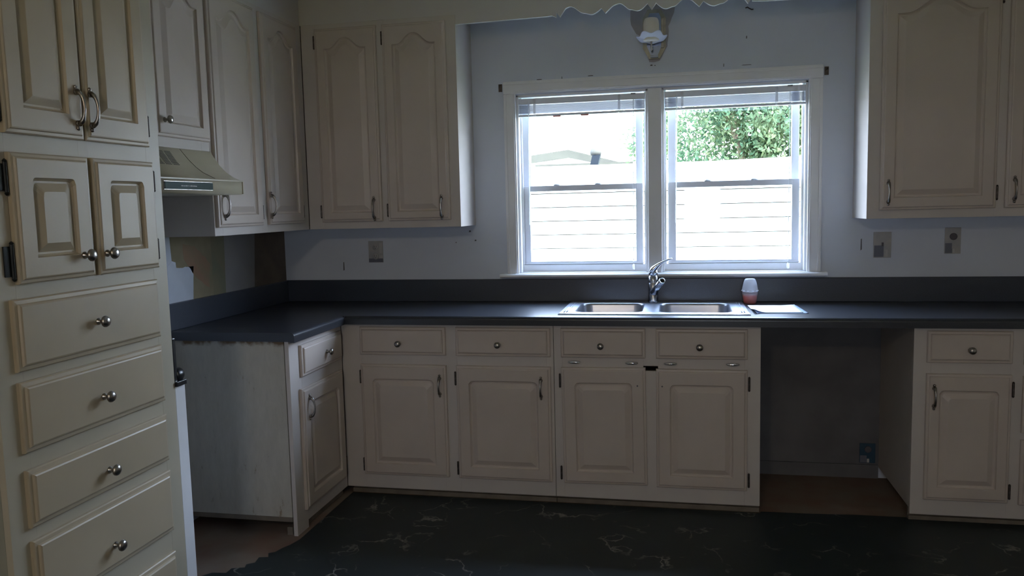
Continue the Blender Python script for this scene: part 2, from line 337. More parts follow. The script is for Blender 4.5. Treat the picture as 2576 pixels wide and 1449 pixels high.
# ------------------------------------------------------------------ window
def wbox(bm, x0, x1, y0, y1, z0, z1, bev=0.002): box(bm, (x0, y0, z0), (x1, y1, z1), bev)
tr = thing('trim_3', (2.11, 0, 1.05), kind='structure')
for nm, a, b in [('casing_board', (1.308, -.02, 1.058), (1.372, 0, 2.010)), ('casing_board', (2.846, -.02, 1.058), (2.912, 0, 2.010)), ('casing_board', (1.308, -.02, 2.010), (2.912, 0, 2.075)),
                 ('casing_board', (2.062, -.012, 1.058), (2.132, .12, 2.005))]:
    bm = NB(); box(bm, a, b, .004)
    if nm == 'casing_board' and b[2] < 2.05 and a[0] != 2.062:
        box(bm, (a[0]+.008, -.024, a[2]), (a[0]+.016, -.018, b[2]), .002); box(bm, (b[0]-.016, -.024, a[2]), (b[0]-.008, -.018, b[2]), .002)
    if b[2] > 2.05:
        box(bm, (a[0], -.025, b[2]-.018), (b[0], -.018, b[2]-.008), .002); box(bm, (a[0]+.05, -.024, a[2]+.008), (b[0]-.05, -.018, a[2]+.014), .002)
    obj(nm, bm, 'trimw', tr)
bm = NB(); prism(bm, [(1.272, .05, 1.037), (1.272, -.046, 1.037), (1.272, -.054, 1.042), (1.272, -.054, 1.052), (1.272, -.046, 1.058), (1.272, .05, 1.058)], (1.668, 0, 0))
obj('window_stool', bm, 'trimw', tr)
def window(idx, x0, x1, gx0, gx1):
    t = thing('window_%d' % idx, ((x0+x1)/2, .06, WZ0), kind='structure')
    bm = NB()
    wbox(bm, x0, x0+.012, .002, .135, WZ0, WZ1); wbox(bm, x1-.012, x1, .002, .135, WZ0, WZ1)
    wbox(bm, x0, x1, .002, .135, WZ1-.012, WZ1); wbox(bm, x0, x1, .002, .135, WZ0, 1.062)
    wbox(bm, x0, x1, .045, .135, 1.058, 1.100, .004)
    wbox(bm, x0+.012, x0+.022, .045, .055, 1.10, WZ1-.012); wbox(bm, x1-.022, x1-.012, .045, .055, 1.10, WZ1-.012)
    obj('window_frame', bm, 'trimw', t)
    def sash(name, y0, y1, z0, z1, bt, tt):
        bm = NB(); s0, s1 = gx0-.04, gx1+.037
        wbox(bm, s0, gx0, y0, y1, z0, z1, .003); wbox(bm, gx1, s1, y0, y1, z0, z1, .003)
        wbox(bm, gx0-.002, gx1+.002, y0, y1, z0, z0+bt, .003); wbox(bm, gx0-.002, gx1+.002, y0, y1, z1-tt, z1, .003)
        wbox(bm, gx0-.004, gx0, y0-.004, y0+.01, z0+bt, z1-tt, .001)
        wbox(bm, s0-.002, s1+.002, y0-.008, y0+.004, z0+.002, z0+.008, .001)
        o = obj(name, bm, 'vinylw', t)
        bx('glass_pane', (gx0-.005, (y0+y1)/2-.002, z0+bt-.005), (gx1+.005, (y0+y1)/2+.002, z1-tt+.005), 'glass', o)
        return o
    lo = sash('lower_sash', .058, .086, 1.100, 1.526, .017, .030)
    sash('upper_sash', .090, .118, 1.498, WZ1-.012, .030, .035)
    for q in ((.27, .66) if idx == 1 else (.29, .69)):
        cx = gx0+(gx1-gx0)*q
        bm = NB(); lathe(bm, (cx, .072, 1.526), (0, 0, 1), [(.030, 0), (.028, .005), (.015, .011), (.004, .014), (0, .0145)], 16, (1, .45))
        obj('sash_lock', bm, 'vinylw', lo, smooth=True)
    return t
window(1, WX0, 2.062, 1.427, 1.995)
window(2, 2.132, WX1, 2.202, 2.781)

def blind(x0, x1, ztop, wand_x, cord_x, label, red):
    t = thing('window_blind', ((x0+x1)/2, .022, ztop-.1), label, 'blind', 'raised mini blinds in the window')
    bx('headrail', (x0, .004, ztop-.030), (x1, .036, ztop), 'blind', t, bev=.002)
    z = ztop-.034
    slat = None
    for i in range(13):
        if slat is None:
            bm = NB(); a = .014; prism(bm, [(x0+.002, .020-a, z), (x0+.002, .020-a*.3, z+.0016), (x0+.002, .020+a*.4, z+.0016), (x0+.002, .020+a, z), (x0+.002, .020+a, z-.0007), (x0+.002, .020-a, z-.0007)], (x1-x0-.004, 0, 0))
            slat = obj('slat', bm, 'blind', t); s0 = slat.location.copy()
        else:
            c = slat.copy(); COL.objects.link(c); c.location = s0+Vector((random.uniform(-.001, .001), random.uniform(-.002, .002), -.0036*i))
    zb = z-.0036*13-.002
    bx('bottom_rail', (x0+.001, .006, zb-.012), (x1-.001, .034, zb), 'blind', t, bev=.003)
    for fx in (.13, .80):
        xx = x0+(x1-x0)*fx
        bx('ladder_tape', (xx-.006, .0015, zb-.014), (xx+.006, .0050, ztop-.003), 'bottle', t)
    if red:
        for xx in (1.588, 1.735): bx('warning_tag', (xx-.02, .008, zb-.017), (xx+.02, .030, zb-.0121), M['redtag'], t, label='small red warning tag under the bottom rail')
    bm = NB(); tube(bm, [(wand_x, -.004, ztop-.02), (wand_x-.001, -.008, ztop-.2), (wand_x-.006, -.006, 1.318)], .0028, 8)
    obj('tilt_wand', bm, 'bottle', t, smooth=True)
    bm = NB(); tube(bm, [(cord_x, .002, ztop-.03), (cord_x, -.006, ztop-.2), (cord_x-.003, -.008, 1.4), (cord_x-.003, -.010, 1.10)], .0014, 6)
    obj('pull_cord', bm, 'blind', t)
    bm = NB(); lathe(bm, (cord_x-.003, -.010, 1.075), (0, 0, 1), [(.002, .03), (.007, .022), (.007, .004), (.003, 0)], 10)
    lathe(bm, (cord_x-.004, -.010, 1.118), (0, 0, 1), [(.0015, .014), (.006, .010), (.004, 0)], 10)
    obj('cord_tassel', bm, 'bottle', t, smooth=True)
    bx('rail_clip', (cord_x-.012, -.0005, ztop-.004), (cord_x+.012, .0045, ztop+.001), 'scuff', t)
M['globe'] = mat('fill_globe', (.9, .8, .6), .5); M['globe'].node_tree.nodes['Principled BSDF'].inputs['Emission Color'].default_value = (1, .82, .60, 1); M['globe'].node_tree.nodes['Principled BSDF'].inputs['Emission Strength'].default_value = 22.0  # glow of the added lamp, warm fill from behind the camera
M['redtag'] = mat('red_tag', (0.75, 0.25, 0.2), .6)
blind(1.384, 2.048, 1.985, 1.441, 1.988, 'half-width white mini blind raised to the top of the left window sash, red tags beneath', True)
blind(2.146, 2.834, 1.985, 2.208, 2.760, 'raised white mini blind at the top of the right window sash, green leaves behind', False)

# ------------------------------------------------------------------ cabinet parts
class Plane:
    def __init__(s, kind, d):                      # kind 'y': faces -y at y=d ; 'x': faces +x at x=d
        s.k, s.d = kind, d
        s.N = Vector((0, -1, 0)) if kind == 'y' else Vector((1, 0, 0))
        s.U = Vector((1, 0, 0)) if kind == 'y' else Vector((0, 1, 0))
    def P(s, u, z, h=0):                            # h is height in front of the plane
        return Vector((u, s.d-h, z)) if s.k == 'y' else Vector((s.d+h, u, z))
def shape_arch(s): return .5*(1+math.cos(PI*max(0, min(1, (abs(s)-.05)/.74))))
def panel_ring(u0, u1, z0, z1, k, style, ah, n=33):
    """closed outline inset by k; returns list of (u,z); top side has n points"""
    a, b, c = u0+k, u1-k, z0+k
    pts = [(a, c), (b, c)]
    for i in range(n):
        t = 1-i/(n-1); s = 2*t-1; x = a+(b-a)*t
        if style == 'arch': z = z1-ah-k+ah*shape_arch(s)
        elif style == 'round': z = z1-k-.016*abs(s)**22
        else: z = z1-k
        pts.append((x, z))
    return pts
def door(name, pl, u0, u1, z0, z1, parent, style='round', stile=.060, rail=.070, top=.070, ah=.0, bevel=.034, t=.020, m='cream', tilt=0, label=None):
    bm = NB(); n = 33
    g0, g1, h0, h1 = u0+stile, u1-stile, z0+rail, z1-top
    def outer(k): return panel_ring(u0, u1, z0, z1, k, 'flat', 0, n)
    def inner(k):
        return panel_ring(g0, g1, h0, h1, k, style, ah, n)
    rings = [(outer(0), 0), (outer(0), t-.009), (outer(.003), t-.006), (outer(.010), t-.005), (outer(.013), t-.001), (outer(.016), t)]
    if style != 'none':
        rings += [(inner(0), t), (inner(.003), t-.007), (inner(.008), t-.0105), (inner(.013), t-.0105), (inner(bevel), t-.0015), (inner(bevel+.002), t-.0008)]
    else:
        rings = [(outer(0), 0), (outer(0), t-.011), (outer(.003), t-.008), (outer(.012), t-.007), (outer(.015), t-.002), (outer(.019), t)]
    vr = [[bm.verts.new(pl.P(u, z, h)) for u, z in r] for r, h in rings]
    for p, q in zip(vr, vr[1:]):
        for i in range(len(p)):
            j = (i+1) % len(p); bm.faces.new((p[i], p[j], q[j], q[i]))
    bm.faces.new(vr[0][::-1])
    last = vr[-1]
    # triangulated fill from rows: split last ring top points to bottom edge
    bm.faces.new(last)
    if tilt:
        piv = pl.P(u0, z1, 0); R = Matrix.Rotation(tilt, 3, pl.N)
        for v in bm.verts: v.co = piv + R @ (v.co-piv)
    return obj(name, bm, m, parent, label=label)
def pull(pl, u, z, parent, L=.098, h=.020, vertical=True, lean=0.0):
    bm = NB(); pts = []; rad = []
    N = 14
    for i in range(N+1):
        s = -1+2*i/N; hh = h+.003+.022*math.sqrt(max(0, 1-(s*.98)**2)) - (.003 if abs(s) > .9 else 0)
        pts.append(pl.P(u+lean*s*L/2, z-s*L/2, hh)); rad.append(.0042+.0042*abs(s)**3)
    tube(bm, pts, rad, 8, 1.0, side=pl.N)
    for s in (-1, 1):
        c = pl.P(u+lean*s*L/2, z-s*L/2*.98, h)
        lathe(bm, c, pl.N, [(.0085, 0), (.0095, .003), (.007, .008), (.004, .012)], 10)
        lathe(bm, pl.P(u+lean*s*L/2, z-s*(L/2+.012), h), pl.N, [(.006, 0), (.006, .003), (.002, .006)], 8)
    return obj('handle', bm, 'nickel', parent, smooth=True)
def knob(pl, u, z, parent, h=.020, r=.0155, m='nickel'):
    bm = NB(); lathe(bm, pl.P(u, z, h-.001), pl.N, [(.010, 0), (.010, .003), (.0055, .006), (.005, .015), (.009, .018), (r, .022), (r, .026), (r*.8, .031), (r*.4, .0335), (0, .034)], 16)
    return obj('knob', bm, m, parent, smooth=True)
def hinge(pl, u, z, parent, m='hinge', L=.052, wd=1):
    bm = NB(); tube(bm, [pl.P(u, z-L/2, .006), pl.P(u, z+L/2, .006)], .0048, 8)
    for s in (-1, 1): lathe(bm, pl.P(u, z+s*L/2, .006), (0, 0, s), [(.0035, 0), (.0055, .003), (.003, .007), (0, .009)], 8)
    a = pl.P(u-.003, z-L*.38, .0); b = pl.P(u+.003, z+L*.38, .004); box(bm, a, b)
    if wd > 1: box(bm, pl.P(u-.024, z-L*.45, .0), pl.P(u, z+L*.45, .004), .0015)
    return obj('hinge', bm, m, parent, smooth=True)
def frame_mesh(pl, u0, u1, z0, z1, vs_, hs, t=.019, gaps=()):
    """face frame: verticals [(ua,ub,za,zb)], horizontals [(za,zb)]"""
    bm = NB()
    for a, b, c, d in vs_: box(bm, pl.P(a, c, 0), pl.P(b, d, -t), .0012)
    for (a, b, c, d) in hs: box(bm, pl.P(a, c, -.0002), pl.P(b, d, -t+.0004))
    return bm
def carcass_mesh(pl, u0, u1, z0, z1, back, t=.016, top=True):
    bm = NB(); f = -.019
    def bb(ua, ub, za, zb, ha, hb): box(bm, pl.P(ua, za, ha), pl.P(ub, zb, hb))
    bb(u0, u0+t, z0, z1, f, back); bb(u1-t, u1, z0, z1, f, back)
    bb(u0+t, u1-t, z0, z0+t, f, back)
    if top: bb(u0+t, u1-t, z1-t, z1, f, back)
    bb(u0+t, u1-t, z0+t, z1-t, back+.008, back)
    return bm
KB = .9946; KU = .995; KL = .9895; KLB = .9878
def cb(x, k=KB): return 2.2159+(x-2.2159)*k
def cz(z, k=KB): return 1.4203+(z-1.4203)*k
def cy(y, k=KL): return -4.2779+(y+4.2779)*k

# ---- wall cupboards, back left
PU = Plane('y', -.3072)
t = thing('wall_cabinet', (.72, -.15, 1.324), 'cream two-door wall cupboard with arched panels, left of the window on the back wall', 'cabinet')
obj('carcass', carcass_mesh(PU, .309, 1.135, 1.324, 2.37, -.305), 'frame', t)
obj('face_frame', frame_mesh(PU, 0, 0, 0, 0, [(.309, .39, 1.324, 2.37), (.70, .76, 1.324, 2.37), (1.065, 1.135, 1.324, 2.37)], [(.39, .70, 1.324, 1.372), (.76, 1.065, 1.324, 1.372), (.39, .70, 2.33, 2.37), (.76, 1.065, 2.33, 2.37)]), 'frame', t)
for (a, b, hx, px) in [(.378, .712, .372, .672), (.746, 1.079, .741, 1.035)]:
    d = door('door', PU, cb(a, KU), cb(b, KU), 1.360, 2.345, t, 'arch', .053, .046, .050, .052, .036)
    pull(PU, cb(px, KU), 1.425, d, .092); hinge(PU, cb(hx, KU), 1.415, d); hinge(PU, cb(hx, KU), 2.28, d)

# ---- wall cupboards, left wall
PL = Plane('x', .3072)
t = thing('wall_cabinet', (.15, -.75, 1.324), 'tall cream wall cupboard on the left wall beside the range hood, two arched doors', 'cabinet')
obj('carcass', carcass_mesh(PL, -1.2, -.0, 1.324, 2.37, -.305), 'frame', t)
obj('face_frame', frame_mesh(PL, 0, 0, 0, 0, [(-1.2, -1.14, 1.324, 2.37), (-.80, -.75, 1.324, 2.37), (-.42, -.310, 1.324, 2.37)], [(-1.14, -.80, 1.324, 1.372), (-.75, -.42, 1.324, 1.372), (-1.14, -.80, 2.33, 2.37), (-.75, -.42, 2.33, 2.37)]), 'frame', t)
for (a, b, px) in [(-1.155, -.771, -1.083), (-.712, -.346, -.672)]:
    d = door('door', PL, cy(a), cy(b), 1.360, 2.345, t, 'arch', .056, .050, .055, .055, .036)
    pull(PL, cy(px)-.03, 1.452, d, .092)
    hinge(PL, cy(b)+.008, 1.42, d)
# ---- over the hood
t = thing('wall_cabinet', (.15, -1.56, 1.676), 'short cream wall cupboard above the range hood', 'cabinet')
obj('carcass', carcass_mesh(PL, -1.922, -1.203, 1.676, 2.37, -.305), 'frame', t)
obj('face_frame', frame_mesh(PL, 0, 0, 0, 0, [(-1.922, -1.86, 1.676, 2.37), (-1.262, -1.203, 1.676, 2.37), (-1.60, -1.55, 1.676, 2.37)], [(-1.86, -1.262, 1.676, 1.73), (-1.86, -1.262, 2.33, 2.37)]), 'frame', t)
d = door('door', PL, -1.566, -1.212, 1.714, 2.345, t, 'arch', .056, .050, .055, .055, .036); knob(PL, -1.522, 1.775, d)
d = door('door', PL, -1.905, -1.585, 1.714, 2.345, t, 'arch', .056, .050, .055, .055, .036); knob(PL, -1.63, 1.775, d)

# ---- wall cupboards, right
t = thing('wall_cabinet', (3.8, -.15, 1.324), 'cream wall cupboard right of the window with a wide arched door', 'cabinet')
obj('carcass', carcass_mesh(PU, 3.06, 4.58, 1.324, 2.37, -.305), 'frame', t)
obj('face_frame', frame_mesh(PU, 0, 0, 0, 0, [(3.06, 3.13, 1.324, 2.37), (3.59, 3.65, 1.324, 2.37), (4.07, 4.13, 1.324, 2.37), (4.52, 4.58, 1.324, 2.37)], [(3.13, 4.52, 1.324, 1.375), (3.13, 4.52, 2.33, 2.37)]), 'frame', t)
for (a, b, px, hx) in [(3.117, 3.601, 3.152, 3.607), (3.638, 4.08, 3.672, 4.088), (4.12, 4.56, 4.16, 4.566)]:
    d = door('door', PU, cb(a, KU), cb(b, KU), 1.362, 2.345, t, 'arch', .058, .055, .055, .06, .034)
    pull(PU, cb(px, KU), 1.442, d, .085); hinge(PU, cb(hx, KU), 1.43, d); hinge(PU, cb(hx, KU), 2.28, d)

# ---- base cupboards
PB = Plane('y', -.576)
def base_col(t, a, b, drawer=True, kx=None, dz=(.708, .846), door_z=(.100, .660), hx=None, px=None, tilt=0, stile=.062, false=False):
    o = door('false_drawer_front' if false else 'drawer', PB, cb(a), cb(b), cz(dz[0]), cz(dz[1]), t, 'none')
    knob(PB, cb(kx), .770, o)
    if false:
        for q in (.16, .84):
            xx = a+(b-a)*q
            bm = NB(); lathe(bm, (cb(xx), -.584, .690), (0, -1, 0), [(.030, 0), (.030, .010), (.024, .013)], 18, (1, 1))
            for v in bm.verts: v.co.z = .690+(v.co.z-.690)*.20
            oo = obj('tilt_hinge', bm, 'chrome', o, smooth=True, label='small oval chrome tilt hinge')
    d = door('door', PB, cb(a), cb(b), cz(door_z[0]), cz(door_z[1]), t, 'round', stile, .058, .070, 0, .034, tilt=tilt)
    if px is not None: pull(PB, cb(px), .564, d, .078, lean=.0)
    for hz in (.155, .600): hinge(PB, cb(hx), hz, d)
    return d
def toe(u0, u1, t, pl=PB, z=0):
    bm = NB(); box(bm, pl.P(u0, z, -.030), pl.P(u1, .060, -.045)); box(bm, pl.P(u0, z, -.016), pl.P(u1, .022, -.030), .003)
    obj('toe_kick', bm, 'toe', t)
ZT = .867
t = thing('base_cabinet', (1.1, -.3, 0), 'cream two-door base cupboard in the inner corner, left half of the back run', 'cabinet')
obj('carcass', carcass_mesh(PB, .596, 1.638, .060, ZT, -.57), 'frame', t)
obj('face_frame', frame_mesh(PB, 0, 0, 0, 0, [(.5775, .68, .036, ZT), (1.095, 1.170, .036, ZT), (1.605, 1.638, .036, ZT)],
    [(.68, 1.095, .036, .115), (1.170, 1.605, .036, .115), (.68, 1.095, .648, .72), (1.170, 1.605, .648, .72), (.68, 1.095, .832, ZT), (1.170, 1.605, .832, ZT)]), 'frame', t)
base_col(t, .668, 1.108, kx=.875, hx=.663, px=1.076)
base_col(t, 1.159, 1.621, kx=1.372, hx=1.152, px=1.575)
toe(.596, 1.638, t)
t = thing('base_cabinet', (2.1, -.3, 0), 'cream sink base cupboard below the steel sink, its two doors without handles', 'cabinet')
obj('carcass', carcass_mesh(PB, 1.640, 2.573, .060, ZT, -.57, top=False), 'frame', t)
obj('face_frame', frame_mesh(PB, 0, 0, 0, 0, [(1.640, 1.680, .036, ZT), (2.055, 2.122, .675, ZT), (2.062, 2.114, .036, .652), (2.505, 2.573, .036, ZT)],
    [(1.68, 2.505, .036, .1148), (1.68, 2.055, .664, .72), (2.122, 2.505, .664, .72), (1.68, 2.505, .832, ZT)]), 'frame', t)
base_col(t, 1.671, 2.064, kx=1.86, hx=1.664, tilt=.012, false=True)
base_col(t, 2.112, 2.518, kx=2.307, hx=2.526, false=True)
toe(1.640, 2.573, t)
for xx in (2.028, 2.140):
    bm = NB(); lathe(bm, (xx, -.5962, .585), (0, -1, 0), [(.004, 0), (.004, .0005)], 10)
    obj('screw_hole', bm, 'scuff', t)
t = thing('base_cabinet', (3.8, -.3, 0), 'cream base cupboard at the right edge, right of the empty dishwasher bay', 'cabinet')
obj('carcass', carcass_mesh(PB, 3.205, 4.58, .060, ZT, -.57), 'frame', t)
obj('face_frame', frame_mesh(PB, 0, 0, 0, 0, [(3.205, 3.275, .036, ZT), (3.585, 3.650, .036, ZT), (4.05, 4.12, .036, ZT), (4.51, 4.58, .036, ZT)],
    [(3.275, 4.51, .036, .1148), (3.275, 4.51, .832, ZT), (3.275, 3.585, .648, .72), (3.650, 4.05, .370, .43), (3.650, 4.05, .648, .72)]), 'frame', t)
base_col(t, 3.262, 3.596, kx=3.43, hx=3.604, px=3.291, stile=.050)
for zz in [(.100, .385), (.415, .660), (.708, .846)]:
    o = door('drawer', PB, 3.632, 4.06, zz[0], zz[1], t, 'none'); knob(PB, 3.846, (zz[0]+zz[1])/2, o)
o = door('door', PB, 4.11, 4.55, .10, .846, t, 'round'); pull(PB, 4.15, .70, o)
toe(3.205, 4.58, t, z=.003)
# left leg
PB2 = Plane('x', .576)
t = thing('base_cabinet', (.3, -.85, 0), 'narrow cream base cupboard of the left leg with a stained bare side panel', 'cabinet')
bm = NB(); box(bm, (.0, -1.126, .085), (.553, -1.112, ZT)); obj('side_panel', bm, 'stained', t, label='rust-stained off-white side panel')
bm = NB(); box(bm, (.001, -1.111, .085), (.556, -.60, .10)); box(bm, (.001, -1.111, .1), (.009, -.6, .86)); box(bm, (.001, -1.124, .062), (.553, -1.108, .084), .002)
obj('carcass', bm, 'toe', t)
obj('face_frame', frame_mesh(PB2, 0, 0, 0, 0, [(-1.127, -1.02, .0005, ZT), (-.622, -.578, .036, ZT)], [(-1.02, -.622, .036, .10), (-1.02, -.622, .64, .69), (-1.02, -.622, .832, ZT)]), 'frame', t)
o = door('drawer', PB2, -1.033, -.602, .692, .833, t, 'none', t=.020); knob(PB2, -.790, .762, o)
o = door('door', PB2, -1.050, -.612, .092, .640, t, 'round', .06, .06, .07); pull(PB2, -.995, .548, o, .085)
bm = NB(); box(bm, (.520, -1.115, 0), (.545, -.60, .035)); box(bm, (.545, -1.10, 0), (.560, -.60, .022), .003); obj('toe_kick', bm, 'toe', t)
bx('floor_cleat', (.03, -.98, 0), (.52, -.96, .058), 'toe', t)

# ---- worktop
CZ0, CZ1 = .868, .906; FY = -.6144
wt = thing('worktop', (1.6, -.3, CZ0), 'dark charcoal laminate L-shaped worktop with a low upstand', 'worktop')
SX0, SX1, SY0, SY1 = 1.675, 2.515, -.520, -.075
def rolled(d0):   # profile of rolled front edge: (distance in front, z)
    pr = [(d0, CZ0), ]
    for i in range(7):
        a = i/6*PI/2; pr.append((.0+.014-.014+ (.0), 0))
    return pr
bm = NB()
def rollprof():
    p = [(.0, CZ0-.004)]; r = .016
    p.append((0, CZ1-r))
    for i in range(1, 7):
        a = i/6*PI/2; p.append((r-r*math.cos(a), CZ1-r+r*math.sin(a)))
    p += [(.09, CZ1), (.09, CZ0), (.02, CZ0), (.02, CZ0-.004)]
    return p
rpz = rollprof()
prism(bm, [(.6144-.0, FY+d, z) for d, z in rpz], (4.58-.6144, 0, 0))
prism(bm, [(.6144-d, -1.146, z) for d, z in rpz], (0, -FY*-1*-1+0 if False else (1.146+FY+.0), 0))
# square joining the two rolled edges in the corner
box(bm, (.5244, FY, CZ0), (.6144, FY+.09, CZ1)); 
box(bm, (.0015, -1.146, CZ0), (.5244, -.0015, CZ1)); box(bm, (.5244, FY+.09, CZ0), (SX0, -.0015, CZ1))
box(bm, (SX1, FY+.09, CZ0), (4.58, -.0015, CZ1)); box(bm, (SX0, SY1, CZ0), (SX1, -.0015, CZ1))
for f in bm.faces: f.smooth = False
o = obj('slab', bm, 'counter', wt)
bm = NB(); box(bm, (.0015, -.020, CZ1), (4.58, -.0015, 1.028), .003); box(bm, (.0015, -1.146, CZ1), (.020, -.020, 1.026), .003)
obj('backsplash', bm, 'splash', wt)

# ---- sink
def rrect(x0, x1, y0, y1, r, n=8):
    pts = []
    for cx_, cy_, a0 in ((x1-r, y0+r, -PI/2), (x1-r, y1-r, 0), (x0+r, y1-r, PI/2), (x0+r, y0+r, PI)):
        for i in range(n): a = a0+PI/2*i/(n-1); pts.append((cx_+r*math.cos(a), cy_+r*math.sin(a)))
    return pts
sk = thing('sink', (2.095, -.30, CZ1), 'double-bowl stainless steel sink let into the worktop under the window', 'sink')
bm = NB(); zr = CZ1+.006
ox0, ox1, oy0, oy1 = 1.660, 2.530, -.540, -.058
cache = {}
def V(x, y, z):
    k = (round(x, 5), round(y, 5), round(z, 5))
    if k not in cache: cache[k] = bm.verts.new((x, y, z))
    return cache[k]
def half(hx0, hx1, bx0, bx1, by0, by1):
    inner = rrect(bx0, bx1, by0, by1, .055)
    out = []
    cx_, cy_ = (bx0+bx1)/2, (by0+by1)/2
    n = len(inner)//4
    for i, (x, y) in enumerate(inner):
        q, j = divmod(i, n)
        # map each rounded corner to a right angle of the outer rectangle
        f = j/(n-1)
        c = [(hx1, oy0), (hx1, oy1), (hx0, oy1), (hx0, oy0)][q]
        if q == 0: p = (x, oy0) if f < .5 else (hx1, y)
        elif q == 1: p = (hx1, y) if f < .5 else (x, oy1)
        elif q == 2: p = (x, oy1) if f < .5 else (hx0, y)
        else: p = (hx0, y) if f < .5 else (x, oy0)
        out.append(p)
    N = len(inner)
    o_ = [V(x, y, zr) for x, y in out]; in0 = [V(x, y, zr) for x, y in inner]
    for i in range(N):
        j = (i+1) % N
        if o_[i] is o_[j]: bm.faces.new((o_[i], in0[j], in0[i]))
        else: bm.faces.new((o_[i], o_[j], in0[j], in0[i]))
    # corner triangles
    for q, c in enumerate([(hx1, oy0), (hx1, oy1), (hx0, oy1), (hx0, oy0)]):
        i = q*n+n//2-1; bm.faces.new((o_[i], V(c[0], c[1], zr), o_[i+1]))
    prev = in0
    for k, (ins, dz) in enumerate([(.004, .003), (.007, .012), (.016, .12), (.030, .148), (.055, .158)]):
        rr = rrect(bx0+ins, bx1-ins, by0+ins, by1-ins, max(.03, .055-ins*.3)); cur = [bm.verts.new((x, y, zr-dz)) for x, y in rr]
        for i in range(N): j = (i+1) % N; bm.faces.new((prev[i], prev[j], cur[j], cur[i]))
        prev = cur
    bm.faces.new(prev)
half(ox0, 2.085, 1.722, 2.050, -.485, -.125)
half(2.085, ox1, 2.118, 2.462, -.485, -.125)
# rim skirt
for e in [e for e in bm.edges if len(e.link_faces) == 1]:
    a, b = e.verts
    a2 = V(a.co.x+(-.004 if a.co.x < 1.7 else (.004 if a.co.x > 2.5 else 0)), a.co.y+(-.004 if a.co.y < -.5 else (.004 if a.co.y > -.1 else 0)), CZ1+.0005)
    b2 = V(b.co.x+(-.004 if b.co.x < 1.7 else (.004 if b.co.x > 2.5 else 0)), b.co.y+(-.004 if b.co.y < -.5 else (.004 if b.co.y > -.1 else 0)), CZ1+.0005)
    try: bm.faces.new((a, b, b2, a2))
    except ValueError: pass
obj('basin', bm, 'steel', sk, smooth=True)
for x in (1.886, 2.290):
    bm = NB(); lathe(bm, (x, -.30, zr-.1585), (0, 0, 1), [(.045, 0), (.044, .003), (.034, .002), (.030, .0005), (0, .0005)], 20); obj('drain', bm, 'chrome', sk, smooth=True)
for x in (1.680, 1.692, 2.498, 2.510):
    bm = NB(); tube(bm, [(x, -.50, zr), (x, -.10, zr)], .003, 8); obj('rim_rib', bm, 'steel', sk, smooth=True)

# ---- faucet
fx, fy, fz = 2.087, -.092, zr
fa = thing('faucet', (fx, fy, fz), 'brushed nickel single-lever tap behind the sink, lever raised to the right', 'faucet')
bm = NB(); lathe(bm, (fx, fy, fz), (0, 0, 1), [(.026, 0), (.025, .008), (.0245, .040), (.0235, .042), (.0240, .045), (.0235, .100), (.0228, .101), (.0232, .104), (.0226, .132), (.019, .136), (.018, .140)], 24)
obj('body', bm, 'brushed', fa, smooth=True)
bm = NB()
lathe(bm, (fx, fy, fz+.139), (0, 0, 1), [(.019, 0), (.0235, .004), (.0235, .016), (.021, .026), (.012, .034), (0, .038)], 20)
pts = [(fx-.006, fy, fz+.156), (fx+.008, fy-.003, fz+.176), (fx+.030, fy-.010, fz+.196), (fx+.055, fy-.018, fz+.211), (fx+.080, fy-.026, fz+.222), (fx+.096, fy-.03, fz+.226)]
tube(bm, pts, [.019, .016, .010, .0065, .0045, .003], 10, 1.9, side=(0, 0, 1))
obj('lever', bm, 'chrome', fa, smooth=True)
bm = NB(); e0 = Vector((fx+.002, fy-.008, fz+.050)); e1 = Vector((2.134, -.225, 1.034))
tube(bm, [e0, e0.lerp(e1, .5), e1], [.019, .0165, .0145], 18); obj('spout', bm, 'brushed', fa, smooth=True)
bm = NB(); ax = (e1-e0).normalized(); lathe(bm, e1-ax*.002, ax, [(.0158, 0), (.0162, .004), (.0150, .007), (.0112, .007), (.0108, .0045), (0, .0045)], 22)
so = obj('spout_ring', bm, 'chrome', fa, smooth=True)
bm = NB(); lathe(bm, e1+ax*.0026, ax, [(.0105, 0), (.0105, .0004)], 18); obj('aerator', bm, 'black', fa)

# ---- unseen lamp added behind the camera for warm fill light
lt = thing('fill_lamp', (1.6, -5.6, 2.36), 'unseen white globe lamp added behind the camera for warm fill light', 'lamp')
bm = NB(); lathe(bm, (1.6, -5.6, CEIL-.04), (0, 0, 1), [(.05, 0), (.09, .02), (.09, .0395)], 20); obj('canopy', bm, 'chrome', lt, smooth=True)
bm = NB(); lathe(bm, (1.6, -5.6, CEIL-.24), (0, 0, 1), [(0, 0), (.06, .01), (.11, .05), (.13, .10), (.11, .15), (.06, .19), (.045, .20)], 24); obj('globe', bm, M['globe'], lt, smooth=True)
